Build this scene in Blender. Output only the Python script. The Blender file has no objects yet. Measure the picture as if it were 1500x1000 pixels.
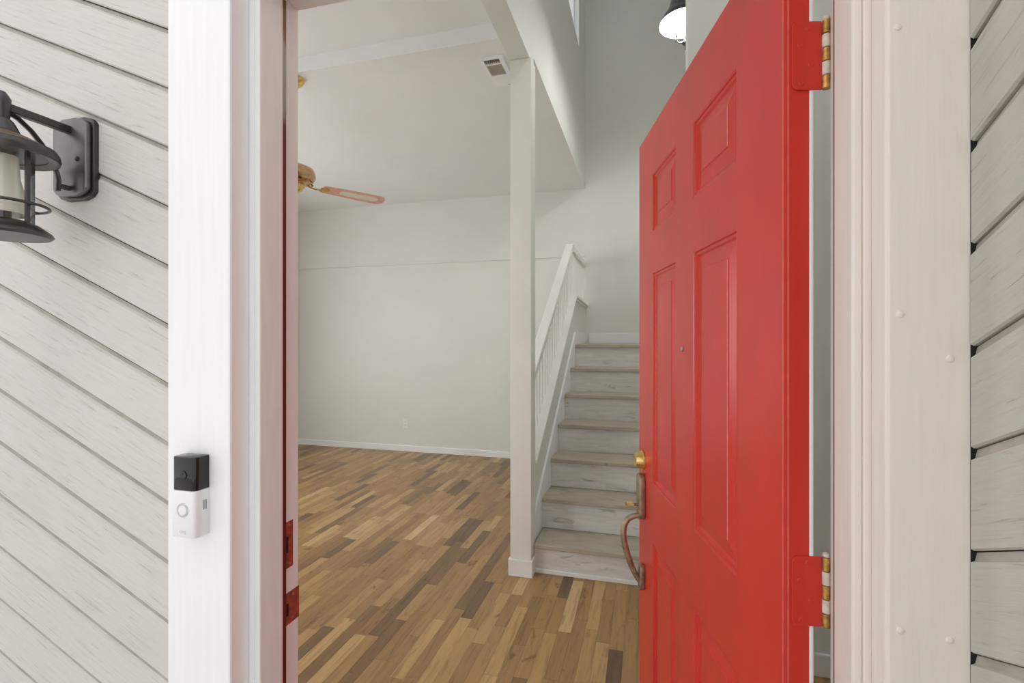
import bpy, bmesh, random
from math import sin, cos, tan, atan, atan2, pi, radians, sqrt
from mathutils import Vector, Matrix

random.seed(7)
S = bpy.context.scene
COL = S.collection

# ------------------------------------------------------------------ camera
FPX, HC = 716.0, 1.40
TH = atan(196 / 716)
cam = bpy.data.cameras.new('camera')
cam.sensor_width = 36.0
cam.lens = FPX / 1500 * 36
cam.shift_y = -2 / 1500
cam.clip_start = 0.02
co = bpy.data.objects.new('camera', cam)
co.location = (0, 0, HC)
co.rotation_euler = (pi / 2, 0, TH)
COL.objects.link(co)
S.camera = co

# ------------------------------------------------------------------ light
S.view_settings.view_transform = 'Standard'
S.view_settings.look = 'None'
S.view_settings.gamma = 1
S.view_settings.use_curve_mapping = False
S.view_settings.exposure = 0.0
S.cycles.diffuse_bounces = 8
S.cycles.max_bounces = 14
S.cycles.transparent_max_bounces = 12

W = bpy.data.worlds.new('sky')
S.world = W
W.use_nodes = True
bg = W.node_tree.nodes['Background']
bg.inputs[0].default_value = (1.0, 0.995, 0.985, 1)     # even overcast sky
bg.inputs[1].default_value = 1.2


def area(name, loc, rot, sx, sy, power, col=(1, 1, 1), spread=pi):
    l = bpy.data.lights.new(name, 'AREA')
    l.shape = 'RECTANGLE'
    l.size, l.size_y, l.energy, l.color = sx, sy, power, col
    l.spread = spread
    o = bpy.data.objects.new(name, l)
    o.location, o.rotation_euler = loc, rot
    COL.objects.link(o)
    return o


# daylight at the living room window; added fill lights at left and above
area('living_window_daylight', (-2.75, 0.86, 1.45), (pi / 2 - radians(4), 0, pi), 2.1, 1.5, 86, (0.94, 0.98, 1.0), radians(150))
area('left_wall_fill', (-4.46, 3.3, 1.5), (pi / 2, 0, -pi / 2), 1.6, 1.5, 34, (0.94, 0.98, 1.0))  # added fill, the left wall has no opening here
area('upper_front_fill', (0.1, 0.86, 4.3), (pi / 2, 0, pi), 0.9, 1.2, 15, (1.0, 0.99, 0.975))  # added fill, the front wall is solid behind it

# ------------------------------------------------------------------ helpers


def link(o, parent=None):
    COL.objects.link(o)
    if parent is not None:
        o.parent = parent
    return o


def tag(o, label=None, cat=None, group=None, kind=None):
    if label: o['label'] = label
    if cat: o['category'] = cat
    if group: o['group'] = group
    if kind: o['kind'] = kind
    return o


def empty(name, loc, label=None, cat=None, group=None):
    o = bpy.data.objects.new(name, None)
    o.location = loc
    o.empty_display_size = 0.05
    link(o)
    return tag(o, label, cat, group)


class MB:
    """collects boxes, prisms, tubes, lathes and links them as ONE mesh object"""

    def __init__(s):
        s.v, s.f = [], []

    def add(s, vs, fs):
        n = len(s.v)
        s.v += [tuple(p) for p in vs]
        s.f += [tuple(i + n for i in f) for f in fs]
        return s

    def box(s, x0, x1, y0, y1, z0, z1):
        v = [(x, y, z) for z in (z0, z1) for y in (y0, y1) for x in (x0, x1)]
        return s.add(v, [(0, 2, 3, 1), (4, 5, 7, 6), (0, 1, 5, 4), (2, 6, 7, 3), (0, 4, 6, 2), (1, 3, 7, 5)])

    def hexa(s, a, b):
        """two quads (4 points each) joined"""
        return s.add(list(a) + list(b), [(3, 2, 1, 0), (4, 5, 6, 7), (0, 1, 5, 4), (1, 2, 6, 5), (2, 3, 7, 6), (3, 0, 4, 7)])

    def prism(s, poly, fn, d0, d1):
        """poly: list of 2d points, fn(p, d) -> 3d point"""
        n = len(poly)
        v = [fn(p, d0) for p in poly] + [fn(p, d1) for p in poly]
        f = [tuple(range(n - 1, -1, -1)), tuple(range(n, 2 * n))]
        f += [(i, (i + 1) % n, n + (i + 1) % n, n + i) for i in range(n)]
        return s.add(v, f)

    def lathe(s, prof, c=(0, 0, 0), n=24, m=None, close=True):
        """prof: (radius, height) pairs about the z axis through c; m: 3x3 matrix"""
        v, f = [], []
        for r, h in prof:
            for k in range(n):
                a = 2 * pi * k / n
                p = Vector((r * cos(a), r * sin(a), h))
                if m is not None: p = m @ p
                v.append((p.x + c[0], p.y + c[1], p.z + c[2]))
        for j in range(len(prof) - 1):
            for k in range(n):
                a, b = j * n + k, j * n + (k + 1) % n
                f.append((a, b, b + n, a + n))
        if close:
            f.append(tuple(range(n - 1, -1, -1)))
            f.append(tuple(range((len(prof) - 1) * n, len(prof) * n)))
        return s.add(v, f)

    def tube(s, pts, r, n=10, closed=False, flat=None):
        P = [Vector(p) for p in pts]
        R = r if isinstance(r, (list, tuple)) else [r] * len(P)
        v, f = [], []
        up = Vector((0, 0, 1))
        prev = None
        for i, p in enumerate(P):
            if closed:
                t = P[(i + 1) % len(P)] - P[i - 1]
            else:
                t = P[min(i + 1, len(P) - 1)] - P[max(i - 1, 0)]
            t.normalize()
            ref = prev if prev is not None else (up if abs(t.z) < 0.9 else Vector((1, 0, 0)))
            a = (ref - t * ref.dot(t))
            if a.length < 1e-6: a = Vector((1, 0, 0)) - t * t.x
            a.normalize()
            b = t.cross(a)
            prev = a
            fl = flat if flat else (1, 1)
            for k in range(n):
                q = 2 * pi * k / n
                v.append(p + a * (R[i] * fl[0] * cos(q)) + b * (R[i] * fl[1] * sin(q)))
        m = len(P)
        for i in range(m if closed else m - 1):
            for k in range(n):
                a, b = i * n + k, i * n + (k + 1) % n
                c, d = ((i + 1) % m) * n + (k + 1) % n, ((i + 1) % m) * n + k
                f.append((a, b, c, d))
        if not closed:
            f.append(tuple(range(n - 1, -1, -1)))
            f.append(tuple(range((m - 1) * n, m * n)))
        return s.add(v, f)

    def build(s, name, mat, parent=None, bevel=0, seg=2, smooth=False, loc=None):
        me = bpy.data.meshes.new(name)
        me.from_pydata(s.v, [], s.f)
        bm = bmesh.new()
        bm.from_mesh(me)
        bmesh.ops.recalc_face_normals(bm, faces=bm.faces)
        if bevel:
            ed = [e for e in bm.edges if len(e.link_faces) == 2 and e.calc_face_angle(0) > 0.5]
            bmesh.ops.bevel(bm, geom=ed, offset=bevel, segments=seg, affect='EDGES', profile=0.5, clamp_overlap=True)
        bm.to_mesh(me)
        bm.free()
        if smooth:
            for p in me.polygons: p.use_smooth = True
            try:
                me.set_sharp_from_angle(angle=radians(40))
            except Exception:
                pass
        me.materials.append(mat)
        o = bpy.data.objects.new(name, me)
        if loc: o.location = loc
        return link(o, parent)


def struct(o):
    o['kind'] = 'structure'
    return o


# ------------------------------------------------------------------ materials
def lin(r, g, b):
    f = lambda c: (c / 255 / 12.92) if c / 255 <= 0.04045 else ((c / 255 + 0.055) / 1.055) ** 2.4
    return (f(r), f(g), f(b), 1)


def newmat(name):
    m = bpy.data.materials.new(name)
    m.use_nodes = True
    nt = m.node_tree
    return m, nt, nt.nodes['Principled BSDF']


def N(nt, typ, **kw):
    n = nt.nodes.new(typ)
    for k, v in kw.items(): setattr(n, k, v)
    return n


def ramp(nt, fac, stops):
    r = N(nt, 'ShaderNodeValToRGB')
    e = r.color_ramp.elements
    e[0].position, e[0].color = stops[0]
    e[1].position, e[1].color = stops[-1]
    for p, c in stops[1:-1]:
        q = e.new(p); q.color = c
    nt.links.new(fac, r.inputs[0])
    return r.outputs[0]


def coords(nt, scale=(1, 1, 1), rot=(0, 0, 0)):
    g = N(nt, 'ShaderNodeNewGeometry')
    r1 = N(nt, 'ShaderNodeMapping')
    r1.inputs['Rotation'].default_value = rot
    nt.links.new(g.outputs['Position'], r1.inputs[0])
    mp = N(nt, 'ShaderNodeMapping')
    mp.inputs['Scale'].default_value = scale
    nt.links.new(r1.outputs[0], mp.inputs[0])
    return mp.outputs[0]


def noise(nt, vec, scale, detail=3, rough=0.55, dist=0):
    n = N(nt, 'ShaderNodeTexNoise')
    n.inputs['Scale'].default_value = scale
    n.inputs['Detail'].default_value = detail
    n.inputs['Roughness'].default_value = rough
    n.inputs['Distortion'].default_value = dist
    nt.links.new(vec, n.inputs['Vector'])
    return n.outputs['Fac']


def bump(nt, bsdf, h, strength, dist=0.002):
    b = N(nt, 'ShaderNodeBump')
    b.inputs['Strength'].default_value = strength
    b.inputs['Distance'].default_value = dist
    nt.links.new(h, b.inputs['Height'])
    nt.links.new(b.outputs[0], bsdf.inputs['Normal'])


def mixc(nt, fac, a, b, typ='MIX'):
    m = N(nt, 'ShaderNodeMix', data_type='RGBA', blend_type=typ)
    for s, v in ((0, fac), (6, a), (7, b)):
        if isinstance(v, (int, float)): m.inputs[s].default_value = v
        elif isinstance(v, tuple): m.inputs[s].default_value = v
        else: nt.links.new(v, m.inputs[s])
    return m.outputs[2]


def paint(name, rgb, rough=0.5, var=0.03, scale=(1, 1, 1), rot=(0, 0, 0), freq=6, bstr=0.0, bfreq=60, spec=0.5):
    m, nt, b = newmat(name)
    c = lin(*rgb)
    v = coords(nt, scale, rot)
    n = noise(nt, v, freq, 4)
    lo = tuple(x * (1 - var * 2) for x in c[:3]) + (1,)
    hi = tuple(min(1, x * (1 + var)) for x in c[:3]) + (1,)
    nt.links.new(ramp(nt, n, [(0.3, lo), (0.7, hi)]), b.inputs['Base Color'])
    b.inputs['Roughness'].default_value = rough
    b.inputs['Specular IOR Level'].default_value = spec
    if bstr:
        bump(nt, b, noise(nt, v, bfreq, 5, 0.6), bstr)
    return m


def metal(name, rgb, rough=0.3, metallic=1.0, var=0.1, freq=40):
    m = paint(name, rgb, rough, var, freq=freq)
    m.node_tree.nodes['Principled BSDF'].inputs['Metallic'].default_value = metallic
    return m


M = {}
M['wall'] = paint('wall_paint', (226, 227, 224), 0.6, 0.012, freq=2, bstr=0.05, bfreq=120)
M['ceiling'] = paint('ceiling_paint', (236, 238, 238), 0.7, 0.012, freq=2, bstr=0.06, bfreq=120)
M['trim'] = paint('white_trim_paint', (240, 241, 243), 0.4, 0.01, freq=5)
M['post'] = paint('post_paint', (236, 234, 229), 0.5, 0.012, freq=4, bstr=0.04)
M['casing'] = paint('casing_paint', (246, 246, 247), 0.4, 0.012, scale=(14, 14, 0.6), freq=9, bstr=0.13, bfreq=20)
M['cream'] = paint('cream_casing_paint', (232, 224, 217), 0.4, 0.014, scale=(14, 14, 0.8), freq=9, bstr=0.12, bfreq=22)
M['joint_dark'] = paint('dark_joint_paint', (120, 110, 98), 0.8, 0.2, freq=30)  # darker brown-grey for the joint sides
M['tongue'] = paint('grey_tongue_paint', (176, 169, 160), 0.7, 0.12, freq=20)  # greyer than the board faces
M['jamb'] = paint('jamb_paint', (237, 240, 238), 0.42, 0.02, scale=(6, 6, 1), freq=10, bstr=0.08, bfreq=30)
M['redpaint'] = paint('red_door_paint', (213, 57, 48), 0.30, 0.05, scale=(1, 1, 0.6), freq=7, bstr=0.05, bfreq=40, spec=0.42)
M['glint'] = paint('glint_red_edge', (236, 150, 146), 0.35, 0.1, freq=40)  # pale pink painted in as the glint along panel edges
M['glint2'] = paint('glint_red_corner', (226, 104, 94), 0.3, 0.1, freq=40)  # lighter red painted in as the highlight on the hinge-side corner
M['goldtip'] = metal('brushed_gold', (222, 192, 122), 0.4, .35)
M['brass'] = metal('polished_brass', (236, 200, 120), 0.2, .85)
M['oldbrass'] = metal('tarnished_brass', (170, 152, 130), 0.34, .6, var=0.2, freq=50)
M['black'] = paint('black_lantern_metal', (40, 38, 37), 0.34, 0.15, freq=30, bstr=0.08, bfreq=90, spec=0.9)
M['platemetal'] = metal('blackened_plate_metal', (122, 119, 118), 0.36, 0.85, 0.06)
M['dark'] = paint('dark_recess', (28, 24, 22), 0.7, 0.1)
M['red_old'] = paint('old_red_paint', (162, 74, 60), 0.45, 0.3, freq=60)
M['chrome'] = metal('brushed_chrome', (190, 190, 190), 0.2)
M['plastic'] = paint('white_plastic', (238, 238, 238), 0.35, 0.005)
M['gloss'] = paint('black_gloss_plastic', (26, 25, 25), 0.06, 0.1)
M['greymet'] = paint('grey_plastic', (120, 122, 130), 0.4, 0.05)
M['white_print'] = paint('pale_grey_print', (200, 200, 200), 0.5, 0.01)


def siding(name, rot, rgb):
    m, nt, b = newmat(name)
    v = coords(nt, (1.4, 1.4, 26) if rot[1] else (1.4, 1.4, 26), rot)
    g = noise(nt, v, 9, 6, 0.65, 0.6)
    big = noise(nt, coords(nt), 3.2, 3)
    c = lin(*rgb)
    base = ramp(nt, big, [(0.3, tuple(x * 0.93 for x in c[:3]) + (1,)), (0.55, c), (0.8, (c[0], c[1] * 0.975, c[2] * 0.93, 1))])
    fine = ramp(nt, g, [(0.29, (0.64, 0.62, 0.59, 1)), (0.40, (0.95, 0.95, 0.945, 1)), (0.6, (1, 1, 1, 1))])
    nt.links.new(mixc(nt, 1.0, base, fine, 'MULTIPLY'), b.inputs['Base Color'])
    b.inputs['Roughness'].default_value = 0.55
    bump(nt, b, g, 0.35, 0.003)
    return m


ANG = radians(23.6)
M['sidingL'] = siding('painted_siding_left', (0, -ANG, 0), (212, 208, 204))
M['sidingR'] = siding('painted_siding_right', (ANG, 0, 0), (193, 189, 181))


def floormat(name):
    m, nt, b = newmat(name)
    at = N(nt, 'ShaderNodeAttribute', attribute_name='tone')
    g = N(nt, 'ShaderNodeNewGeometry')
    off = N(nt, 'ShaderNodeCombineXYZ')
    mu = N(nt, 'ShaderNodeMath', operation='MULTIPLY')
    mu.inputs[1].default_value = 57.0
    nt.links.new(at.outputs['Fac'], mu.inputs[0])
    nt.links.new(mu.outputs[0], off.inputs[2])
    nt.links.new(mu.outputs[0], off.inputs[1])
    ad = N(nt, 'ShaderNodeVectorMath', operation='ADD')
    nt.links.new(g.outputs['Position'], ad.inputs[0])
    nt.links.new(off.outputs[0], ad.inputs[1])
    mp = N(nt, 'ShaderNodeMapping'); mp.inputs['Scale'].default_value = (22, 1.7, 1)
    nt.links.new(ad.outputs[0], mp.inputs[0])
    gr = noise(nt, mp.outputs[0], 2.6, 7, 0.62, 0.5)
    mp2 = N(nt, 'ShaderNodeMapping'); mp2.inputs['Scale'].default_value = (9, 4.2, 1)
    nt.links.new(ad.outputs[0], mp2.inputs[0])
    kn = noise(nt, mp2.outputs[0], 1.35, 3, 0.5, 1.2)
    base = ramp(nt, at.outputs['Fac'], [(0.0, lin(112, 87, 61)), (0.16, lin(126, 97, 66)), (0.3, lin(152, 117, 75)), (0.6, lin(172, 135, 87)), (0.85, lin(192, 157, 108)), (1.0, lin(208, 178, 134))])
    grain = ramp(nt, gr, [(0.28, (0.55, 0.49, 0.43, 1)), (0.47, (0.92, 0.91, 0.89, 1)), (0.75, (1.08, 1.07, 1.05, 1))])
    c = mixc(nt, 1.0, base, grain, 'MULTIPLY')
    kf = ramp(nt, kn, [(0.64, (0, 0, 0, 1)), (0.76, (1, 1, 1, 1))])
    c = mixc(nt, kf, c, mixc(nt, 1.0, c, (0.45, 0.36, 0.3, 1), 'MULTIPLY'))
    nt.links.new(c, b.inputs['Base Color'])
    b.inputs['Roughness'].default_value = 0.34
    bump(nt, b, gr, 0.06, 0.001)
    return m


M['floor'] = floormat('oak_laminate')


def vinyl(name, a, bcol, streak):
    m, nt, b = newmat(name)
    v = coords(nt, (2.2, 9, 16))
    g = noise(nt, v, 2.0, 6, 0.62, 0.8)
    k = noise(nt, coords(nt, (2.4, 5, 8)), 2.4, 3, 0.5, 1.0)
    c = ramp(nt, g, [(0.3, lin(*bcol)), (0.6, lin(*a))])
    kf = ramp(nt, k, [(0.62, (0, 0, 0, 1)), (0.74, (1, 1, 1, 1))])
    c = mixc(nt, kf, c, lin(*streak))
    nt.links.new(c, b.inputs['Base Color'])
    b.inputs['Roughness'].default_value = 0.42
    return m


M['riser'] = vinyl('whitewashed_plank_riser', (226, 223, 220), (208, 205, 203), (176, 176, 176))
M['tread'] = vinyl('greyed_plank_tread', (186, 177, 160), (168, 159, 143), (146, 140, 126))

# rubbed weatherstrip at the door stop: red paint low, bare foil and wood high up
m, nt, b = newmat('worn_weatherstrip')
g = N(nt, 'ShaderNodeNewGeometry')
sx = N(nt, 'ShaderNodeSeparateXYZ'); nt.links.new(g.outputs['Position'], sx.inputs[0])
ns = noise(nt, coords(nt, (1, 1, 0.5)), 40, 4)
ma = N(nt, 'ShaderNodeMath', operation='MULTIPLY_ADD'); ma.inputs[1].default_value = 0.10; nt.links.new(ns, ma.inputs[0]); nt.links.new(sx.outputs[2], ma.inputs[2])
mr = N(nt, 'ShaderNodeMapRange'); mr.inputs[1].default_value = 1.6; mr.inputs[2].default_value = 2.1; nt.links.new(ma.outputs[0], mr.inputs[0])
rp = ramp(nt, mr.outputs[0], [(0.0, lin(96, 28, 22)), (0.5, lin(104, 30, 24)), (0.56, lin(150, 146, 142)), (0.8, lin(160, 156, 150)), (0.84, lin(120, 84, 44)), (1, lin(110, 76, 40))])
nt.links.new(rp, b.inputs['Base Color']); b.inputs['Roughness'].default_value = 0.4
M['strip'] = m


def glassmat(name, rgb, alpha, rough=0.05):
    m, nt, b = newmat(name)
    t = N(nt, 'ShaderNodeBsdfTransparent')
    t.inputs[0].default_value = (*rgb, 1)
    gl = N(nt, 'ShaderNodeBsdfGlossy'); gl.inputs['Roughness'].default_value = rough
    mx = N(nt, 'ShaderNodeMixShader'); mx.inputs[0].default_value = alpha
    nt.links.new(t.outputs[0], mx.inputs[1]); nt.links.new(gl.outputs[0], mx.inputs[2])
    nt.links.new(mx.outputs[0], nt.nodes['Material Output'].inputs[0])
    return m


M['glass'] = glassmat('clear_glass', (0.97, 0.98, 0.98), 0.08)
m, nt, b = newmat('frosted_cream_glass')
b.inputs['Base Color'].default_value = lin(240, 234, 220)
b.inputs['Roughness'].default_value = 0.35
b.inputs['Transmission Weight'].default_value = 0.25
M['frost'] = m


def emit(name, rgb, s):
    m, nt, b = newmat(name)
    b.inputs['Base Color'].default_value = (*rgb, 1)
    b.inputs['Emission Color'].default_value = (*rgb, 1)
    b.inputs['Emission Strength'].default_value = s
    return m


M['bulb'] = emit('lit_bulb', (1.0, 0.97, 0.92), 8.0)
M['darkmet'] = paint('dark_grey_metal', (74, 74, 76), 0.35, 0.05)
M['shadein'] = paint('white_enamel', (250, 250, 250), 0.3, 0.0)
M['shadeout'] = paint('dark_grey_enamel', (60, 60, 64), 0.25, 0.05)
M['bladewood'] = paint('rosy_wood_blade', (226, 172, 156), 0.35, 0.10, scale=(3, 3, 3), freq=14)
M['cane'] = paint('cane_insert', (226, 224, 206), 0.6, 0.06, freq=200)
M['filter'] = paint('grey_vent_filter', (196, 190, 172), 0.9, 0.12, freq=160)

# ------------------------------------------------------------------ the shell
XU, XU2 = -.663, -.783         # stair side and room side of the upper wall
YI, YO = 0.825, 0.711           # inner and outer plane of the front wall
XL, XR = -0.666, 0.264          # door opening
ZD = 2.053                      # head of the opening
YB = 5.59                       # back wall
ZS = 5.6                        # stairwell ceiling
ZF, ZN = 3.125, 3.21            # far / near ceiling of the living room
RX = 1.25                       # right side of the hall

fl = struct(MB().box(-4.62, RX + .1, YO, YB + .12, -.16, -.004).build('floor', paint('subfloor', (92, 66, 42), .6, .05)))
gr = struct(MB().box(-4.6, 1.6, -2.6, YO + .002, -.32, -.14).build('ground', paint('porch_concrete', (190, 187, 180), .8, .06, bstr=.1)))

# front wall with the door opening and a living room window
w = MB()
WX0, WX1, WZ0, WZ1 = -3.8, -1.7, .7, 2.2
w.box(-4.62, WX0, YO, YI, -.14, 3.45)
w.box(WX0, WX1, YO, YI, -.14, WZ0)
w.box(WX0, WX1, YO, YI, WZ1, 3.45)
w.box(WX1, XU2, YO, YI, -.14, 3.45)
w.box(XU2, XL - .02, YO, YI, -.14, ZS)
w.box(XL - .02, XR + .02, YO, YI, ZD + .02, ZS)
w.box(XR + .02, RX + .1, YO, YI, -.14, ZS)
wf = struct(w.build('wall_front', M['wall']))
wb = struct(MB().box(-4.62, XU2, YB, YB + .12, -.14, 3.45).box(XU2, RX + .1, YB, YB + .12, -.14, ZS).build('wall_back', M['wall']))
wl = struct(MB().box(-4.62, -4.5, YI, YB, -.14, 3.45).build('wall_left', M['wall']))
wr = struct(MB().box(RX, RX + .1, YI, YB, -.14, ZS).build('wall_right', M['wall']))
wp = struct(MB().box(.18, RX, 2.31, 2.43, 0, ZS).build('wall_partition', M['wall'], bevel=.004))
# upper wall over the post and the beam; a clerestory opening near its far end
CY0, CY1, CZ0, CZ1 = 4.05, 5.03, 4.42, 5.35
u = MB()
u.box(XU2, XU, YI, 2.92, 3.07, ZS)
u.box(XU2, XU, 2.92, CY0, ZF + .002, ZS)
u.box(XU2, XU, CY1, YB, ZF + .002, ZS)
u.box(XU2, XU, CY0, CY1, ZF + .002, CZ0)
u.box(XU2, XU, CY0, CY1, CZ1, ZS)
struct(u.build('wall_upper', M['wall']))
wn = MB()
wn.box(XU2 + .035, XU2 + .070, CY0, CY0 + .014, CZ0, CZ1).box(XU2 + .035, XU2 + .070, CY1 - .014, CY1, CZ0, CZ1)
wn.box(XU2 + .035, XU2 + .070, CY0 + .014, CY1 - .014, CZ0, CZ0 + .014).box(XU2 + .035, XU2 + .070, CY0 + .014, CY1 - .014, CZ1 - .014, CZ1)
w1 = struct(wn.build('window_1', M['trim']))
MB().box(XU2 + .050, XU2 + .054, CY0 + .014, CY1 - .014, CZ0 + .014, CZ1 - .014).build('pane', M['glass'], w1)
# the living room's front window
wn = MB()
wn.box(WX0, WX0 + .05, YO + .02, YO + .07, WZ0, WZ1).box(WX1 - .05, WX1, YO + .02, YO + .07, WZ0, WZ1)
wn.box(WX0 + .05, WX1 - .05, YO + .02, YO + .07, WZ0, WZ0 + .05).box(WX0 + .05, WX1 - .05, YO + .02, YO + .07, WZ1 - .05, WZ1)
wn.box((WX0 + WX1) / 2 - .02, (WX0 + WX1) / 2 + .02, YO + .02, YO + .07, WZ0 + .05, WZ1 - .05)
w2 = struct(wn.build('window_2', M['trim']))

# made-up frames round the fill lights (left wall, front wall high in the stairwell)
wn = MB()
wn.box(-4.4995, -4.45, 2.44, 2.50, .69, 2.31).box(-4.4995, -4.45, 4.10, 4.16, .69, 2.31).box(-4.4995, -4.45, 2.50, 4.10, .69, .75).box(-4.4995, -4.45, 2.50, 4.10, 2.25, 2.31)
struct(wn.build('added_frame_left', M['trim'], bevel=.004))
wn = MB()
wn.box(-.41, -.35, YI + .0005, YI + .05, 3.64, 4.96).box(.55, .61, YI + .0005, YI + .05, 3.64, 4.96).box(-.35, .55, YI + .0005, YI + .05, 3.64, 3.70).box(-.35, .55, YI + .0005, YI + .05, 4.90, 4.96)
struct(wn.build('added_frame_upper', M['trim'], bevel=.004))

# ceilings: near part, dropped header, far part, stairwell
c = MB()
c.box(-4.5, XU2, YI, 2.66, ZN, ZN + .12)
c.box(-4.5, XU2, 2.82, YB, ZF, ZF + .2)
c.box(XU2, XU, 2.925, YB, ZF, ZF + .002)
c.box(XU2, RX + .1, YO, YB + .12, ZS, ZS + .12)
ce = struct(c.build('ceiling', M['ceiling']))
struct(MB().box(-4.5, XU2, 2.66, 2.82, 3.117, ZN + .12).build('trim_1', M['ceiling'], bevel=.003))      # header across the ceiling

# thin ledge along the back wall
struct(MB().box(-4.5, -.665, YB - .022, YB, 2.350, 2.372).build('trim_2', M['wall'], bevel=.003))


def baseboard(name, x0, x1, y0, y1, z0, h, face):
    b_ = MB().box(x0, x1, y0, y1, z0, z0 + h)
    return struct(b_.build(name, M['trim'], bevel=.004))


baseboard('baseboard_back', -4.5, -.76, YB - .014, YB, 0, .075, 0)
baseboard('baseboard_left', -4.5, -4.486, YI, YB - .014, 0, .075, 0)
baseboard('baseboard_landing', -.62, RX, YB - .014, YB, 1.362, .115, 0)
baseboard('baseboard_partition', .18, RX, 2.296, 2.31, 0, .095, 0)
baseboard('baseboard_right', RX - .014, RX, YI, 2.296, 0, .095, 0)

# ------------------------------------------------------------------ floor strips
SW = 0.062
tones = [0.05, 0.12, 0.2, 0.33, 0.4, 0.47, 0.52, 0.58, 0.64, 0.7, 0.76, 0.82, 0.9, 0.97]
wts = [5, 6, 7, 10, 11, 12, 12, 12, 11, 10, 8, 6, 4, 2]
rng = random.Random(21)


def proj(X, Y, Z):
    xc = X * cos(TH) + Y * sin(TH); zc = -X * sin(TH) + Y * cos(TH)
    return 750 + FPX * xc / zc, 498 - FPX * (Z - HC) / zc, zc


strips = []
i = 0
x = -4.5
while x < RX - .01:
    y = YO + .0 - rng.random() * .4
    x1 = min(x + SW, RX)
    while y < YB:
        L = rng.uniform(.30, .58)
        y0, y1 = max(y, YO), min(y + L, YB)
        y += L
        if y1 - y0 < .02: continue
        strips.append((x, x1, y0, y1, max(0.0, min(1.0, rng.choices(tones, wts)[0] + rng.uniform(-.03, .03)))))
    x += SW


def seen(s):
    xs = []
    for X in (s[0], s[1]):
        for Y in (s[2], s[3]):
            px, py, zc = proj(X, Y, 0)
            xs.append((px, py, zc))
    if s[0] > -.65 and s[2] > 2.9: return None
    if max(p[0] for p in xs) < 437 or min(p[0] for p in xs) > 936: return None
    if min(p[1] for p in xs) > 1000: return None
    return max(p[2] for p in xs)


vis = sorted([(seen(s), k) for k, s in enumerate(strips) if seen(s)])
near = set(k for _, k in vis[:295])
G = .0004
rest = MB()
rest_t = []


def settone(me, vals):
    a = me.attributes.new('tone', 'FLOAT', 'FACE')
    a.data.foreach_set('value', vals)


for k, (x0, x1, y0, y1, t) in enumerate(strips):
    b_ = rest if k not in near else MB()
    b_.box(x0 + G, x1 - G, y0 + G, y1 - G, -.004, 0)
    if k in near:
        o = b_.build('plank', M['floor'], fl)
        settone(o.data, [t] * 6)
    else:
        rest_t += [t] * 6
o = rest.build('plank_field', M['floor'], fl)
settone(o.data, rest_t)
o['kind'] = 'stuff'
o['label'] = 'remaining laminate strips further back on the floor'

# ------------------------------------------------------------------ outside siding
T = tan(ANG)


def board(b_, mat, parent, n):
    o_ = b_.build('siding_board', M[mat], parent)
    o_.data.materials.append(M['joint_dark'])
    o_.data.materials.append(M['tongue'])
    for p in o_.data.polygons:
        if p.index in (0, 5): p.material_index = 1 if mat == 'sidingL' else 2      # sides of the joint
        if p.index == 4: p.material_index = 2           # greyer tongue of the board below


def siding_left():
    """boards fall to the right on the plane Y = .70; x right, z up"""
    X0, X1, zr, step = -2.3, -.806, 1.318, .1090
    w_ = step * cos(ANG)
    for k in range(-10, 12):
        zb = zr - k * step                       # joint height at X = -.849
        # lower edge line: z = zb + (-.849 - X) * T ; board above the joint
        def P(X, v, d): return (X, .700 + d, zb + (-.849 - X) * T + v / cos(ANG))
        prof = [(.0022, .0115), (.0022, .003), (.0046, 0), (w_ - .0105, 0), (w_ - .0065, .004), (w_ - .0002, .0055), (w_ - .0002, .0115)]
        b_ = MB()
        n = len(prof)
        jig = random.uniform(-.0006, .0006)
        v = [P(X0, a, d + jig) for a, d in prof] + [P(X1, a, d + jig) for a, d in prof]
        f = [(j, (j + 1) % n, n + (j + 1) % n, n + j) for j in range(n)] + [tuple(range(n)), tuple(range(2 * n - 1, n - 1, -1))]
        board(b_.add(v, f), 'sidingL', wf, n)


siding_left()
RW = .353                                        # return wall on the right of the porch
wq = struct(MB().box(RW + .012, RW + .14, .06, .700, -.14, 3.0).build('wall_porch', M['dark']))


def siding_right():
    Y0, Y1, zr, step = .06, .6675, 1.3915, .1152
    w_ = step * cos(ANG)
    for k in range(-6, 7):
        zb = zr - k * step
        def P(Y, v, d): return (RW + d, Y, zb + (.669 - Y) * T + v / cos(ANG))
        prof = [(.0012, .0115), (.0012, .003), (.0030, 0), (w_ - .0110, 0), (w_ - .0090, .0040), (w_ - .0002, .0060), (w_ - .0002, .0115)]
        n = len(prof)
        jig = random.uniform(-.0005, .0005)
        v = [P(Y0, a, d + jig) for a, d in prof] + [P(Y1, a, d + jig) for a, d in prof]
        f = [(j, (j + 1) % n, n + (j + 1) % n, n + j) for j in range(n)] + [tuple(range(n)), tuple(range(2 * n - 1, n - 1, -1))]
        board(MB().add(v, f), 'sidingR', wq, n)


siding_right()
MB().box(RW + .0005, RW + .012, .6682, .6690, -.14, 3.0).build('gap_shade', M['dark'], wq)  # dark strip standing in for the shade in the open gap
MB().box(RW - .014, RW + .15, -.02, .058, -.14, 3.0).build('corner_board', M['cream'], wq, bevel=.003)

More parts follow.
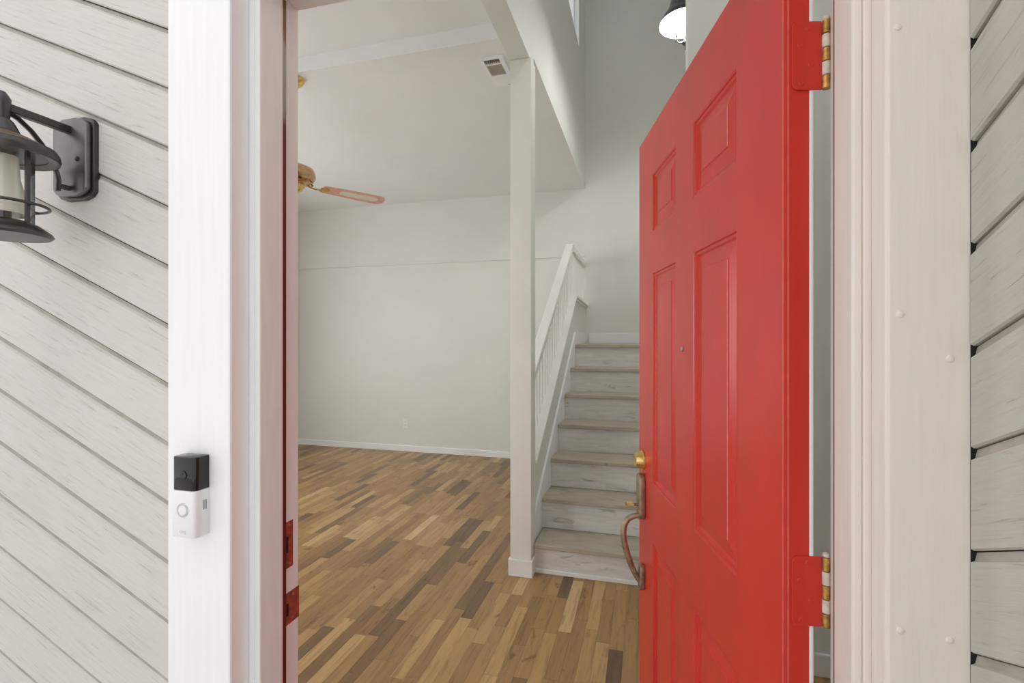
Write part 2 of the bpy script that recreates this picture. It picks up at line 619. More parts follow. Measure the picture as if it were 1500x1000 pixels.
# ------------------------------------------------------------------ door casing and jambs
ZC = 2.16
t3 = struct(MB().box(-.812, XL - .010, .669, YO, -.14, ZC).build('trim_3', M['casing'], bevel=.004))
t4 = struct(MB().box(XR + .008, .50, .669, YO, -.14, ZC).build('trim_4', M['cream'], bevel=.004))
struct(MB().box(XL - .010, XR + .008, .669, YO, ZD + .01, ZC).build('trim_5', M['casing'], bevel=.004))
for X, Z in ((.2858, 1.43), (.3345, 1.379), (.2862, 1.062), (.3340, 1.058), (.2835, 1.765)):
    MB().lathe([(.0042, 0), (.0036, .0012), (.0015, .002)], (0, 0, 0), 12, Matrix.Rotation(pi / 2, 3, 'X')).build('nail_head', M['cream'], t4, smooth=True, loc=(X, .669, Z))

j = MB()
j.box(XL - .02, XL, YO, YI, -.02, ZD + .02)
j.box(XL, XR, YO, YI, ZD, ZD + .02)
jb = struct(j.build('trim_6', M['jamb'], bevel=.002))
jr = struct(MB().box(XR, XR + .02, YO, YI, -.02, ZD).build('trim_7', M['cream'], bevel=.002))
MB().box(XL, XL + .012, YO, .769, -.02, ZD - .012).build('door_stop', M['jamb'], jb, bevel=.003)
MB().box(XR - .012, XR, YO, .774, -.02, ZD - .012).build('door_stop', M['cream'], jr, bevel=.003)
MB().box(XL, XR, YO, .769, ZD - .012, ZD).build('door_stop', M['jamb'], jb, bevel=.003)
s_ = MB().box(XL, XL + .010, .769, .779, -.02, ZD - .012).build('weatherstrip', M['strip'], jb)
s_['label'] = 'rubbed strip of red paint and bare foil'
s_ = MB().box(XR - .010, XR, .774, .781, -.02, ZD - .012).build('weatherstrip', M['dark'], jr)
s_['label'] = 'dark weatherstrip on hinge side'
MB().box(XL - .02, XR + .02, YO - .05, YI + .02, -.02, .004).build('threshold', metal('threshold_metal', (150, 140, 120), .4), jb, bevel=.003)


def strike(z0, z1, y0, y1, hz0, hz1, label):
    # plate let into the jamb, with a square hole: four strips around a dark recess
    hy0, hy1 = y0 + .002, y0 + .014
    p = MB()
    X0, X1 = XL - .0005, XL + .0012
    p.box(X0, X1, y0, y1, z0, hz0).box(X0, X1, y0, y1, hz1, z1).box(X0, X1, hy1, y1, hz0, hz1).box(X0, X1, y0, hy0, hz0, hz1)
    o_ = p.build('strike_plate', M['red_old'], jb)
    o_['label'] = label
    MB().box(XL - .0004, XL + .0003, hy0, hy1, hz0, hz1).build('bolt_hole', M['dark'], o_)
    for z in (z0 + .008, z1 - .008):
        MB().lathe([(.003, 0), (.0025, .0012)], (0, 0, 0), 10, Matrix.Rotation(pi / 2, 3, 'Y')).build('screw', M['oldbrass'], o_, loc=(XL + .0012, (y0 + y1) / 2 + .004, z))


strike(.961, 1.050, .7815, .808, .990, 1.022, 'red-painted deadbolt strike plate with chipped edge')
strike(.852, .913, .7825, .8255, .868, .893, 'red-painted latch strike plate wrapping the jamb edge')

# ------------------------------------------------------------------ the red door
DOOR_X, DOOR_Y = .2016, .8203
DW, DH0, DH1, DT = .914, .017, 2.049, .037
door = None
PX = [(.162, .394), (.520, .748)]
PZ = [(1.727, 1.905), (.962, 1.607), (.25, .788)]


def door_slab():
    d = MB()
    xs = [0, PX[0][0], PX[0][1], PX[1][0], PX[1][1], DW]
    zs = [DH0, PZ[2][0], PZ[2][1], PZ[1][0], PZ[1][1], PZ[0][0], PZ[0][1], DH1]
    for i in range(5):
        for k in range(7):
            if i in (1, 3) and k in (1, 3, 5): continue
            d.add([(xs[i], 0, zs[k]), (xs[i + 1], 0, zs[k]), (xs[i + 1], 0, zs[k + 1]), (xs[i], 0, zs[k + 1])], [(0, 1, 2, 3)])
    d.add([(0, 0, DH0), (DW, 0, DH0), (DW, -DT, DH0), (0, -DT, DH0), (0, 0, DH1), (DW, 0, DH1), (DW, -DT, DH1), (0, -DT, DH1)],
          [(0, 1, 2, 3), (4, 5, 6, 7), (1, 2, 6, 5), (3, 0, 4, 7), (2, 3, 7, 6)])
    return d


d = door_slab()
me = bpy.data.meshes.new('door_1')
me.from_pydata(d.v, [], d.f)
bm = bmesh.new(); bm.from_mesh(me)
bmesh.ops.remove_doubles(bm, verts=bm.verts, dist=1e-5)
bmesh.ops.recalc_face_normals(bm, faces=bm.faces)
# eased edge all round the outside face
ed = [e for e in bm.edges if len(e.link_faces) == 2 and e.calc_face_angle(0) > .5 and all(abs(v.co.y) < 1e-6 for v in e.verts)]
bmesh.ops.bevel(bm, geom=ed, offset=.004, segments=2, affect='EDGES', profile=.5)
bm.to_mesh(me); bm.free()
me.materials.append(M['redpaint'])
door = bpy.data.objects.new('door_1', me)
door.location = (DOOR_X, DOOR_Y, 0)
door.rotation_euler = (0, 0, atan2(.9699, -.2437))
link(door)
struct(door)
door['label'] = 'red six-panel entrance door standing open into the hall'

for (x0, x1) in PX:
    for (z0, z1) in PZ:
        rings = [(0, 0), (.005, -.0012), (.007, -.0045), (.013, -.0050), (.017, -.0085), (.021, -.0085), (.047, -.0040), (.0485, -.0022)]
        v, f = [], []
        for ins, dep in rings:
            v += [(x0 + ins, dep, z0 + ins), (x1 - ins, dep, z0 + ins), (x1 - ins, dep, z1 - ins), (x0 + ins, dep, z1 - ins)]
        for r in range(len(rings) - 1):
            for k in range(4):
                a, b2 = r * 4 + k, r * 4 + (k + 1) % 4
                f.append((a, b2, b2 + 4, a + 4))
        e = (len(rings) - 1) * 4
        f.append((e, e + 1, e + 2, e + 3))
        pn = MB().add(v, f).build('panel', M['redpaint'], door)
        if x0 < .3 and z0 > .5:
            MB().box(x0 + .0472, x0 + .0492, -.0030, -.0018, z0 + .050, z1 - .050).build('glint_edge', M['glint'], pn)  # highlight line put in as a coloured strip on the field edge
o = MB().box(-.001, DW, -DT - .007, -DT - .0003, DH0, DH1).build('inner_skin', M['trim'], door, bevel=.002)
o['label'] = 'white-painted inner face of the door'


MB().box(.0022, .0048, -.0004, .0005, DH0 + .004, DH1 - .004).build('glint_edge', M['glint2'], door)  # painted highlight line on the outer face at the hinge corner
MB().box(-.0005, .0004, -.0068, -.0046, DH0 + .004, DH1 - .004).build('glint_edge', M['glint2'], door)  # second painted highlight line, on the hinge edge


def hinge(z0, z1):
    n0, n1 = .010, .0545
    r = .010
    # leaf with rounded corners on the door-edge side: polygon in (n, z)
    poly = [(n1, z0), (n1, z1)]
    for cx, cz, a0 in ((n0 + r, z1 - r, 90), (n0 + r, z0 + r, 180)):
        poly += [(cx + r * cos(radians(a0 + q)), cz + r * sin(radians(a0 + q))) for q in (0, 22, 45, 68, 90)]
    hl = MB().prism(poly, lambda p, dd: (dd, -p[0], p[1]), -.0030, -.0002).build('hinge', M['redpaint'], door, bevel=.0007)
    h = (z1 - z0) / 5
    for k in range(5):
        MB().lathe([(.0052, .0006), (.006, .0014), (.006, h - .0014), (.0052, h - .0006)], (0, 0, 0), 16).build(
            'knuckle', KN[k % 2], hl, smooth=True, loc=(-.004, -.0603, z0 + k * h))
    MB().lathe([(.0042, 0), (.0056, .002), (.0045, .006), (.001, .008)], (0, 0, 0), 14).build('pin_cap', KN[1], hl, smooth=True, loc=(-.004, -.0603, z1))
    for q, z in ((.034, z1 - .010), (.022, z1 - .036), (.038, z0 + .038), (.024, z0 + .010)):
        MB().lathe([(.0042, 0), (.0036, .0008), (.0012, .0004)], (0, 0, 0), 12, Matrix.Rotation(-pi / 2, 3, 'Y')).build('screw', M['redpaint'], hl, smooth=True, loc=(-.0030, -q, z))
    return hl


KN = [metal('paint_spotted_brass', (214, 170, 96), .35, .7, .3, 60), paint('paint_smeared_knuckle', (226, 216, 200), .4, .12, freq=80)]
hinge(1.776, 1.879).__setitem__('label', 'upper door hinge with red-painted leaf and brassy knuckles')
hinge(.970, 1.075).__setitem__('label', 'middle door hinge with red-painted leaf and white-smeared knuckles')

# peephole
MB().lathe([(.0062, 0), (.0062, .002), (.0045, .0035), (.0025, .003)], (0, 0, 0), 16, Matrix.Rotation(-pi / 2, 3, 'X')).build('peephole', M['chrome'], door, smooth=True, loc=(.464, 0, 1.378))
# deadbolt and handleset, both on the outside face (local +y)
RXM = Matrix.Rotation(-pi / 2, 3, 'X')
TT = .853
db = MB().lathe([(.031, 0), (.031, .006), (.029, .008), (.0235, .026), (.022, .0285), (.011, .029), (.011, .0275), (.001, .0275)], (0, 0, 0), 28, RXM).build('deadbolt', M['brass'], door, smooth=True, loc=(TT, 0, 1.011))
MB().box(-.0012, .0012, .0276, .0284, -.006, .006).build('keyway', M['dark'], db)


def stadium(w_, h_, cut=.6):
    p = []
    r = w_ / 2
    for k in range(9):
        a = pi * k / 8
        p.append((r * cos(a), h_ / 2 - r + r * sin(a)))
    for k in range(9):
        a = pi + pi * k / 8
        p.append((r * cos(a), -h_ / 2 + r + r * sin(a)))
    return p


hs = MB().prism(stadium(.046, .150), lambda p, dd: (p[0], dd, p[1]), 0, .020).build('handleset', M['oldbrass'], door, bevel=.004, smooth=True, loc=(TT, 0, .893))
MB().prism(stadium(.036, .085), lambda p, dd: (p[0], dd, p[1]), 0, .017).build('lower_plate', M['oldbrass'], hs, bevel=.004, smooth=True, loc=(0, 0, -.262))
tl = MB().tube([(0, .010, -.030), (0, .026, -.028), (0, .036, -.026)], [.004, .0045, .006], 10)
tl.build('latch_stem', M['oldbrass'], hs, smooth=True)
MB().prism(stadium(.020, .014), lambda p, dd: (p[0], dd, p[1] - .0255), .034, .058).build('thumb_latch', M['goldtip'], hs, bevel=.003, smooth=True)
# grip: leaves the upper plate, swells out and returns to the lower plate (y outward, z up)
gp = [(.006, -.062), (.028, -.064), (.050, -.074), (.063, -.095), (.066, -.125), (.060, -.165), (.048, -.205), (.034, -.240), (.020, -.266), (.008, -.280)]
pts = []
for i in range(len(gp) - 1):
    for q in range(3):
        p0 = gp[max(i - 1, 0)]; p1 = gp[i]; p2 = gp[i + 1]; p3 = gp[min(i + 2, len(gp) - 1)]
        t = q / 3
        pts.append(tuple(.5 * (2 * p1[k] + (p2[k] - p0[k]) * t + (2 * p0[k] - 5 * p1[k] + 4 * p2[k] - p3[k]) * t * t + (-p0[k] + 3 * p1[k] - 3 * p2[k] + p3[k]) * t ** 3) for k in (0, 1)))
pts.append(gp[-1])
rad = [.0085 + .0015 * sin(pi * i / (len(pts) - 1)) for i in range(len(pts))]
MB().tube([(0, a, b2) for a, b2 in pts], rad, 14).build('grip', M['oldbrass'], hs, smooth=True)

# ------------------------------------------------------------------ post and beam end
PO = empty('post', (-.716, 2.865, 0), 'square white post carrying the beam at the foot of the stairs', 'post')
MB().box(-.064, .064, -.055, .055, .10, 3.068).build('shaft', M['post'], PO, bevel=.003)
MB().box(-.074, .074, -.068, .055, 0, .100).build('base_trim', M['trim'], PO, bevel=.004)

# ------------------------------------------------------------------ stairs


def kx(y):
    if y < 4.4: return -.64 + (y - 2.92) / (4.4 - 2.92) * .047
    return -.593 - (y - 4.4) / (5.59 - 4.4) * .030


NY = [2.87 + .255 * k for k in range(7)]
NZ = [.174 + .198 * k for k in range(7)]
SX = RX - .006
ST = empty('staircase', (-.1, 2.88, 0), 'straight flight of grey wood-look stairs rising to the landing', 'stairs')


def sp(b_, name, mat, bevel=0):
    o_ = b_.build(name, mat, ST, bevel=bevel)
    for v in o_.data.vertices: v.co -= Vector(ST.location)
    return o_


for k in range(7):
    y, z = NY[k], NZ[k]
    x0 = kx(y) - .0195 if k else -.650
    zb = 0 if k == 0 else NZ[k - 1]
    sp(MB().box(x0, SX, y + .022, y + .040, zb, z - .028), 'riser', M['riser'])
    y1 = y + .255 + .040 if k < 6 else YB - .016
    if k == 6:
        sp(MB().hexa([(kx(p) - .0352, p, z - .028) if e else (SX, p, z - .028) for p, e in ((y, 1), (y, 0), (y1, 0), (y1, 1))],
                     [(kx(p) - .0352, p, z) if e else (SX, p, z) for p, e in ((y, 1), (y, 0), (y1, 0), (y1, 1))]), 'landing', M['tread'], .004)
    else:
        sp(MB().box(x0, SX, y, y1 - .018, z - .028, z), 'tread', M['tread'], .005)
sp(MB().box(-.648, SX, 2.878, 2.892, 0, .022), 'shoe_strip', M['trim'], .002)
sp(MB().box(-.60, SX, NY[6] + .1, YB - .02, 1.22, 1.334), 'carcass', M['dark'])
# skirt board against the half wall
offs = .115
v = [(2.923, 0), (2.923, .174 + .13), (4.44, 1.362 + .115), (4.44, 1.10), (4.30, 1.10), (3.05, .0)]
sk = MB()
A = [(kx(y) - .0355, y, z) for y, z in v]
B = [(kx(y) - .020, y, z) for y, z in v]
n = len(v)
sk.add(A + B, [tuple(range(n)), tuple(range(2 * n - 1, n - 1, -1))] + [(i, (i + 1) % n, n + (i + 1) % n, n + i) for i in range(n)])
sp(sk, 'skirt_board', M['trim'], .002)

# half wall beside the flight
CAP0, SL = .666, .776          # cap height at Y 2.92


def capz(y): return min(CAP0 + SL * (y - 2.92), 1.806)


ytop = 2.92 + (1.806 - CAP0) / SL
kw = MB()
Y_ = [2.921, ytop, YB]
Lf = [(kx(y) - .125, y, 0) for y in Y_] + [(kx(y) - .125, y, capz(y) - .022) for y in Y_]
Rt = [(kx(y) - .036, y, 0) for y in Y_] + [(kx(y) - .036, y, capz(y) - .022) for y in Y_]
kw.add(Lf + Rt, [(0, 1, 4, 3), (1, 2, 5, 4), (6, 9, 10, 7), (7, 10, 11, 8), (0, 3, 9, 6), (2, 8, 11, 5), (3, 4, 10, 9), (4, 5, 11, 10), (0, 6, 7, 1), (1, 7, 8, 2)])
struct(kw.build('wall_stair', M['wall']))
lb = MB()
lb.hexa([(kx(4.44) - .036, 4.44, 1.362), (kx(4.44) - .022, 4.44, 1.362), (kx(4.44) - .022, 4.44, 1.477), (kx(4.44) - .036, 4.44, 1.477)],
        [(kx(YB) - .036, YB - .014, 1.362), (kx(YB) - .022, YB - .014, 1.362), (kx(YB) - .022, YB - .014, 1.477), (kx(YB) - .036, YB - .014, 1.477)])
struct(lb.build('baseboard_stair', M['trim'], bevel=.003))

RL = empty('stair_railing', (-.69, 2.93, .65), 'white stair railing with square balusters on the half wall', 'railing')


def rp_(b_, name, bevel=.002):
    o_ = b_.build(name, M['rail'], RL, bevel=bevel)
    for v in o_.data.vertices: v.co -= Vector(RL.location)
    return o_


M['rail'] = paint('rail_paint', (238, 238, 236), .4, .01)


def beam_along(x0f, x1f, ya, za, yb, zb, th):
    """bar running along Y between two heights; x limits are functions of y"""
    q = lambda y, z: [(x0f(y), y, z - th), (x1f(y), y, z - th), (x1f(y), y, z), (x0f(y), y, z)]
    return MB().hexa(q(ya, za), q(yb, zb))


rp_(beam_along(lambda y: kx(y) - .145, lambda y: kx(y), 2.921, CAP0, ytop, 1.806, .022), 'cap')
rp_(beam_along(lambda y: kx(y) - .145, lambda y: kx(y), ytop + .001, 1.806, YB - .001, 1.806, .022), 'cap')
m_ = beam_along(lambda y: kx(y) - .036, lambda y: kx(y) - .020, ytop + .001, 1.783, YB - .001, 1.783, .020)
rp_(m_, 'ledge_moulding')
HR = .462
rp_(beam_along(lambda y: kx(y) - .105, lambda y: kx(y) - .035, 2.921, CAP0 + HR, ytop, 1.806 + HR, .062), 'handrail', .006)
rp_(beam_along(lambda y: kx(y) - .105, lambda y: kx(y) - .035, ytop + .001, 1.806 + HR, YB - .001, 1.806 + HR + .02, .062), 'handrail', .006)
yb_ = 2.99
while yb_ < YB - .04:
    c_ = kx(yb_) - .070
    q = .0125
    z0a, z0b = capz(yb_ - q), capz(yb_ + q)
    z1a, z1b = z0a + HR - .060, z0b + HR - .060
    b_ = MB().hexa([(c_ - q, yb_ - q, z0a), (c_ + q, yb_ - q, z0a), (c_ + q, yb_ + q, z0b), (c_ - q, yb_ + q, z0b)],
                   [(c_ - q, yb_ - q, z1a), (c_ + q, yb_ - q, z1a), (c_ + q, yb_ + q, z1b), (c_ - q, yb_ + q, z1b)])
    rp_(b_, 'baluster', 0)
    yb_ += .078

# ------------------------------------------------------------------ ceiling vent
VX0, VX1, VY0, VY1, VZ = -.972, -.832, 2.825, 3.15, ZF
VE = empty('ceiling_vent', ((VX0 + VX1) / 2, (VY0 + VY1) / 2, VZ), 'white ceiling vent with dark grille and grey filter beside the post', 'vent')
hx, hy = (VX1 - VX0) / 2, (VY1 - VY0) / 2


def rect_frame(b_, x0, x1, y0, y1, X0, X1, Y0, Y1, z0, z1):
    b_.box(X0, X1, Y0, y0, z0, z1).box(X0, X1, y1, Y1, z0, z1).box(X0, x0, y0, y1, z0, z1).box(x1, X1, y0, y1, z0, z1)


b_ = MB()
b_.box(-hx, hx, -hy, -hy + .010, -.022, 0).box(-hx, hx, -hy + .055, -hy + .067, -.022, 0).box(-hx, hx, -hy + .190, hy, -.022, 0)
b_.box(-hx, -hx + .014, -hy + .010, -hy + .055, -.022, 0).box(hx - .028, hx, -hy + .010, -hy + .055, -.022, 0)
b_.box(-hx, -hx + .014, -hy + .067, -hy + .190, -.022, 0).box(hx - .028, hx, -hy + .067, -hy + .190, -.022, 0)
b_.build('housing', M['trim'], VE, bevel=.002)
MB().box(-hx + .014, hx - .028, -hy + .010, -hy + .055, -.008, -.001).build('grille_backing', M['dark'], VE)
for k in range(8):
    xx = -hx + .022 + k * .0125
    MB().box(xx, xx + .004, -hy + .010, -hy + .055, -.018, -.008).build('slat', M['oldbrass'], VE)
MB().box(-hx + .014, hx - .028, -hy + .0325 - .002, -hy + .0325 + .002, -.019, -.0085).build('slat', M['oldbrass'], VE)
fx = MB()
for k in range(16):
    xx = -hx + .0145 + k * .0061
    fx.box(xx, xx + .0036, -hy + .067, -hy + .190, -.016, -.010)
fx.box(-hx + .014, hx - .028, -hy + .067, -hy + .190, -.010, -.002)
fx.build('filter', M['filter'], VE)
for k in range(3):
    MB().box(.02 + k * .010, .026 + k * .010, hy - .020, hy - .015 + .003 * k, -.0235, -.0221).build('button', M['greymet'], VE)

# ------------------------------------------------------------------ ceiling fan
FX, FY = -2.229, 2.72
FA = empty('ceiling_fan', (FX, FY, 2.43), 'brass ceiling fan with rosy wood blades and cane inserts', 'fan')
zt = 3.117 - 2.43
M['fanmetal'] = metal('pinkish_brass', (214, 176, 138), .22, .85)
MB().lathe([(.066, zt), (.066, zt - .008), (.052, zt - .035), (.026, zt - .058), (.016, zt - .062)], (0, 0, 0), 28).build('canopy', M['brass'], FA, smooth=True)
MB().lathe([(.011, .10), (.011, zt - .055)], (0, 0, 0), 14).build('downrod', M['fanmetal'], FA, smooth=True)
MB().lathe([(.022, .125), (.045, .118), (.085, .112), (.120, .095), (.132, .068), (.132, .040), (.120, .018), (.098, .004), (.06, -.004)], (0, 0, 0), 36).build('motor', M['fanmetal'], FA, smooth=True)
MB().lathe([(.060, -.004), (.064, -.012), (.052, -.045), (.030, -.058), (.004, -.060)], (0, 0, 0), 28).build('switch_cup', M['brass'], FA, smooth=True)
for k in range(8):
    a = 2 * pi * k / 8 + .2
    MB().box(-.010, .010, -.002, .002, -.012, .012).build('motor_vent', M['dark'], FA, loc=(.112 * cos(a), .112 * sin(a), .013)).rotation_euler = (radians(-40), 0, a + pi / 2)
pitch = radians(-12)
for a0 in (56.5, 176.5, 296.5):
    br = bpy.data.objects.new('blade', None)
    b_ = MB()
    r0, r1 = .185, .635
    # paddle outline, then a long slot filled with cane
    out = [(r0, -.040), (r0 + .012, -.046), (.40, -.056), (.585, -.060), (.618, -.050), (r1, -.025), (r1, .025), (.618, .050), (.585, .060), (.40, .056), (r0 + .012, .046), (r0, .040)]
    inn = [(.305, -.022), (.325, -.030), (.42, -.033), (.54, -.035), (.570, -.030), (.585, -.015), (.585, .015), (.570, .030), (.54, .035), (.42, .033), (.325, .030), (.305, .022)]
    n = 12
    v = [(x, y, z) for z in (-.003, .003) for x, y in out] + [(x, y, z) for z in (-.003, .003) for x, y in inn]
    f = []
    for i in range(n):
        q = (i + 1) % n
        f += [(i, q, n + q, n + i), (2 * n + q, 2 * n + i, 3 * n + i, 3 * n + q), (q, i, 2 * n + i, 2 * n + q), (n + i, n + q, 3 * n + q, 3 * n + i)]
    bl = MB().add(v, f).build('blade', M['bladewood'], FA)
    bl.rotation_euler = (pitch, 0, radians(a0))
    bl.location = (0, 0, .000)
    MB().prism(inn, lambda p, dd: (p[0], p[1], dd), -.0015, .0015).build('cane_panel', M['cane'], bl)
    ir = MB()
    ir.tube([(.075, 0, .008), (.10, 0, -.004), (.13, 0, -.012), (.16, 0, -.010), (.19, 0, -.006)], [.008, .007, .006, .006, .006], 10)
    ir.prism([(.17, -.020), (.185, -.034), (.205, -.036), (.215, -.02), (.232, 0), (.215, .02), (.205, .036), (.185, .034), (.17, .020)], lambda p, dd: (p[0], p[1], dd), -.0075, -.0032)
    ir.build('blade_iron', M['brass'], bl, smooth=True)

# ------------------------------------------------------------------ pendant lamp in the stairwell
PD = empty('pendant_lamp', (.268, 3.64, 3.63), 'dark bell-shaped pendant lamp glowing white high above the stairs', 'lamp')
prof = [(.180, 0), (.176, .012), (.160, .040), (.135, .075), (.112, .115), (.098, .165), (.090, .215), (.082, .245), (.060, .262), (.022, .270)]
MB().lathe(prof, n=44, close=False).build('shade', M['shadeout'], PD, smooth=True)
MB().lathe([(r - .004, h - .001) for r, h in prof][:-1] + [(.022, .262)], n=44, close=False).build('shade_lining', M['shadein'], PD, smooth=True)
b_ = MB()
b_.lathe([(.180, 0), (.182, .002), (.180, .004), (.176, .0), (.180, 0)], n=44, close=False)
b_.build('shade_rim', M['shadeout'], PD, smooth=True)
MB().lathe([(.006, -.125), (.006, ZS - 3.63)], n=12).build('rod', M['black'], PD, smooth=True)
MB().lathe([(.002, -.188), (.004, -.172), (.005, -.160), (.018, -.148), (.022, -.136), (.012, -.122), (.009, -.118)], n=18).build('finial', M['black'], PD, smooth=True)
MB().lathe([(.06, ZS - 3.63 - .025), (.065, ZS - 3.63)], n=24).build('ceiling_cap', M['black'], PD, smooth=True)
for k in range(3):
    a = radians(194 + 120 * k)
    P_ = lambda r, h: (r * cos(a), r * sin(a), h)
    arm = MB().tube([P_(.010, -.126), P_(.025, -.138), P_(.045, -.140), P_(.058, -.128), P_(.062, -.112), P_(.062, -.096)], .0042, 10).build('arm', M['darkmet'], PD, smooth=True)
    MB().lathe([(.0095, -.098), (.0095, -.012), (.006, -.008)], (P_(.062, 0)), 14).build('candle_sleeve', M['darkmet'], arm, smooth=True)
    MB().lathe([(.006, -.008), (.014, .010), (.016, .025), (.010, .050), (.002, .065)], (P_(.062, 0)), 14).build('bulb', M['bulb'], arm, smooth=True)

pl = bpy.data.lights.new('pendant_glow', 'POINT')
pl.energy, pl.shadow_soft_size, pl.color = 40, .05, (1, .985, .95)
po = bpy.data.objects.new('pendant_glow', pl)
po.location = (0, 0, .035)
link(po, PD)

# ------------------------------------------------------------------ wall outlet
OU = empty('wall_outlet', (-2.92, YB, .35), 'small white outlet low on the back wall', 'outlet')
MB().box(-.036, .036, -.006, 0, -.058, .058).build('cover_plate', M['plastic'], OU, bevel=.002)
for z in (-.022, .022):
    s_ = MB().prism(stadium(.028, .034), lambda p, dd: (p[0], dd, p[1] + z), -.0085, -.0055).build('socket', M['plastic'], OU, bevel=.001)
    for xx in (-.006, .006):
        MB().box(xx - .0012, xx + .0012, -.009, -.0086, z - .002, z + .008).build('slot', M['dark'], s_)

# ------------------------------------------------------------------ video doorbell on the left casing
DB = empty('doorbell', (-.7435, .669, 1.071), 'black and white video doorbell fixed to the white door casing', 'doorbell')
bw, bd, bh, mid = .0255, .029, .134, .078


def rbody(z0, z1, w_, d_, r=.007):
    p = [(-w_, 0), (w_, 0)]
    for cx_, sgn in ((w_ - r, 1), (-w_ + r, -1)):
        qs = (0, 30, 60, 90) if sgn > 0 else (90, 120, 150, 180)
        for q in qs: p.append((cx_ + r * cos(radians(q)), -(d_ - r) - r * sin(radians(q))))
    return MB().prism(p, lambda a, dd: (a[0], a[1], dd), z0, z1)


rbody(.002, bh - .002, bw - .002, .006, .002).build('back_plate', M['dark'], DB)
rbody(0, mid, bw, bd).build('faceplate', M['plastic'], DB, bevel=.0012, smooth=True)
rbody(mid + .0004, bh, bw - .0008, bd - .0008).build('camera_housing', M['gloss'], DB, bevel=.0014, smooth=True)
bz = .046
BM = Matrix.Rotation(pi / 2, 3, 'X')
rg = MB().lathe([(.0118, -.0005), (.0118, .0010), (.0098, .0014), (.0088, .0006)], (0, 0, 0), 32, BM, close=False).build('button_ring', M['white_print'], DB, smooth=True, loc=(0, -bd, bz))
MB().lathe([(.0088, -.0004), (.0084, .0010), (.0004, .0014)], (0, 0, 0), 28, BM).build('button', M['plastic'], DB, smooth=True, loc=(0, -bd, bz))
lens_ = MB().lathe([(.0075, -.0004), (.0075, .0012), (.0055, .0016), (.0005, .0008)], (0, 0, 0), 28, BM).build('camera_lens', M['gloss'], DB, smooth=True, loc=(0, -bd + .0008, .104))
for k in range(3):
    MB().box(bw - .0002, bw + .0002, -.0135 + k * .0028, -.0125 + k * .0028, .044, .060).build('speaker_slot', M['dark'], DB)
fc = bpy.data.curves.new('logo_text', 'FONT')
fc.body = 'ring'; fc.size = .0085; fc.extrude = .0001; fc.align_x = 'CENTER'
fc.materials.append(M['white_print'])
ft = bpy.data.objects.new('logo_curve', fc)
COL.objects.link(ft)
bpy.context.view_layer.update()
lm = bpy.data.meshes.new_from_object(ft.evaluated_get(bpy.context.evaluated_depsgraph_get()))
bpy.data.objects.remove(ft)
fo = bpy.data.objects.new('logo_text', lm)
fo.location = (0, -bd - .0001, .008); fo.rotation_euler = (pi / 2, 0, 0)
link(fo, DB)

# ------------------------------------------------------------------ wall lantern on the left siding
LX, LY = -1.068, .700
LN = empty('wall_lantern', (LX, LY, 1.579), 'black metal wall lantern with frosted chimney on diagonal siding', 'lantern')
ZB = 1.579


def octo(w_, h_, c1):
    return [(-w_, -h_ + c1 * .55), (-w_ + c1 * .35, -h_ + c1 * .2), (-w_ + c1, -h_), (w_ - c1, -h_), (w_ - c1 * .35, -h_ + c1 * .2), (w_, -h_ + c1 * .55),
            (w_, h_ - c1 * .55), (w_ - c1 * .35, h_ - c1 * .2), (w_ - c1, h_), (-w_ + c1, h_), (-w_ + c1 * .35, h_ - c1 * .2), (-w_, h_ - c1 * .55)]


zp = 1.751 - ZB
bp = MB()
bp.prism(octo(.049, .080, .026), lambda p, dd: (p[0], dd, p[1] + zp), -.009, .002)
bp.build('wall_plate', M['black'], LN, bevel=.002)
MB().prism(octo(.044, .075, .026), lambda p, dd: (p[0], dd, p[1] + zp), -.020, -.009).build('cover_plate', M['platemetal'], LN, bevel=.003, smooth=True)
MB().lathe([(.005, 0), (.0045, .003), (.001, .004)], (0, 0, 0), 12, Matrix.Rotation(pi / 2, 3, 'X')).build('plate_screw', M['black'], LN, smooth=True, loc=(.022, -.020, zp - .005))
AY = .578 - LY                                   # lamp axis in local y
za = 1.803 - ZB
MB().box(-.007, .007, AY - .008, -.018, za - .007, za + .007).build('arm', M['black'], LN, bevel=.002)
pth = [(.010, -.008), (.024, -.013), (.042, -.026), (.058, -.044), (.072, -.066), (.082, -.088), (.085, -.102), (.084, -.122)]
MB().tube([(0, AY + y, za + z) for y, z in pth], .0048, 8, flat=(.7, 1.3)).build('scroll', M['black'], LN, smooth=True)
MB().tube([(0, AY + .085, za - .112), (.002, -.016, za - .112)], .005, 8).build('scroll_pin', M['black'], LN, smooth=True)
c0 = (0, AY, 0)
zr_ = 1.721 - ZB
M['bronzetop'] = metal('rubbed_bronze', (150, 128, 104), .42, .75, .12)
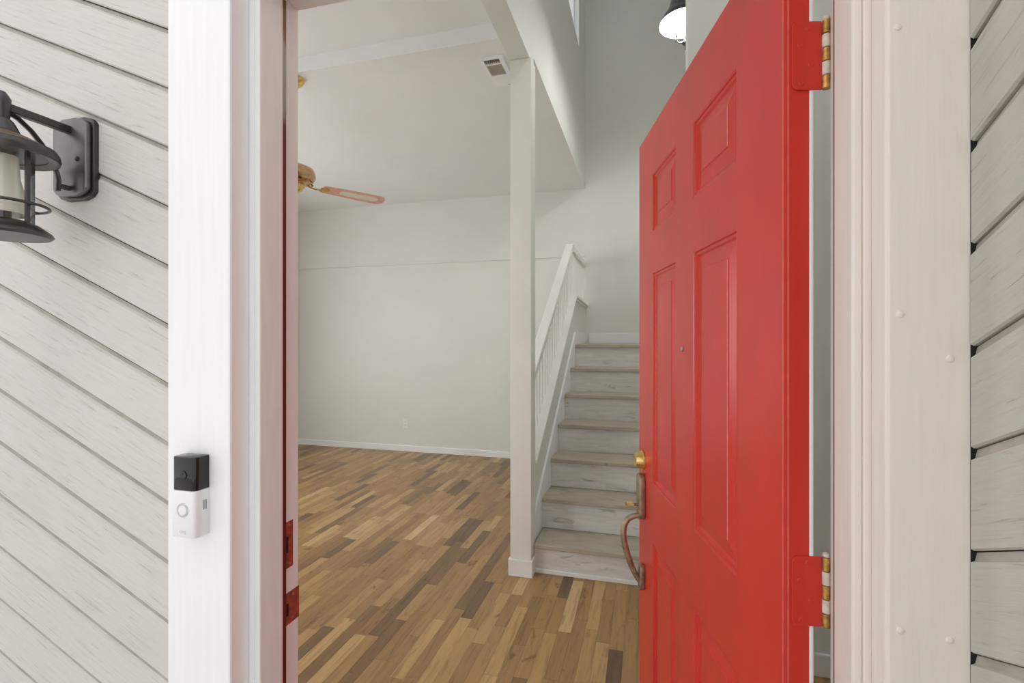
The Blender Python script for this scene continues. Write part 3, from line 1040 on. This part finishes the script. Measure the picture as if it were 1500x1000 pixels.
MB().lathe([(.010, -.01), (.012, .010), (.013, .034), (.010, .040), (.006, .046)], (0, AY, za - .022), 20).build('finial', M['black'], LN, smooth=True)
MB().lathe([(.010, zr_ + .062), (.016, zr_ + .056), (.021, zr_ + .046), (.025, zr_ + .037), (.022, zr_ + .033)], c0, 28).build('cap', M['black'], LN, smooth=True)
MB().lathe([(.021, zr_ + .038), (.048, zr_ + .026), (.072, zr_ + .014)], c0, 40, close=False).build('roof', M['bronzetop'], LN, smooth=True)
MB().lathe([(.071, zr_ + .015), (.0755, zr_ + .008), (.077, zr_ + .000), (.0755, zr_ - .005), (.060, zr_ - .001), (.059, zr_ + .004), (.070, zr_ + .012)], c0, 44, close=False).build('roof_rim', M['black'], LN, smooth=True)
MB().lathe([(.0045, zr_), (.068, zr_ + .0005), (.068, zr_ + .002), (.0045, zr_ + .002)], c0, 36).build('roof_underside', M['black'], LN)
MB().lathe([(.064, 0), (.068, .004), (.065, .009), (.050, .021), (.036, .027), (.01, .027)], c0, 40).build('base', M['black'], LN, smooth=True)
for k in range(4):
    a = radians(10 + 90 * k)
    MB().box(-.0026, .0026, -.0026, .0026, .014, zr_ + .001).build('cage_bar', M['black'], LN, loc=(.050 * cos(a), AY + .050 * sin(a), 0)).rotation_euler = (0, 0, a)
MB().tube([(0.061 * cos(2 * pi * k / 40), AY + 0.061 * sin(2 * pi * k / 40), .054) for k in range(40)], .0026, 8, closed=True).build('cage_ring', M['black'], LN, smooth=True)
for k in range(4):
    a = radians(10 + 90 * k)
    MB().tube([(.050 * cos(a), AY + .050 * sin(a), .054), (.061 * cos(a), AY + .061 * sin(a), .054)], .0024, 8).build('ring_stay', M['black'], LN)
MB().lathe([(.043, .026), (.043, zr_)], c0, 36, close=False).build('glass_cylinder', M['glass'], LN, smooth=True)
MB().lathe([(.036, .038), (.037, .046), (.035, .060), (.029, .080), (.024, .100), (.022, zr_ - .004)], c0, 36, close=False).build('frosted_chimney', M['frost'], LN, smooth=True)
MB().lathe([(.013, .027), (.013, .046)], c0, 16).build('lamp_holder', M['black'], LN, smooth=True)
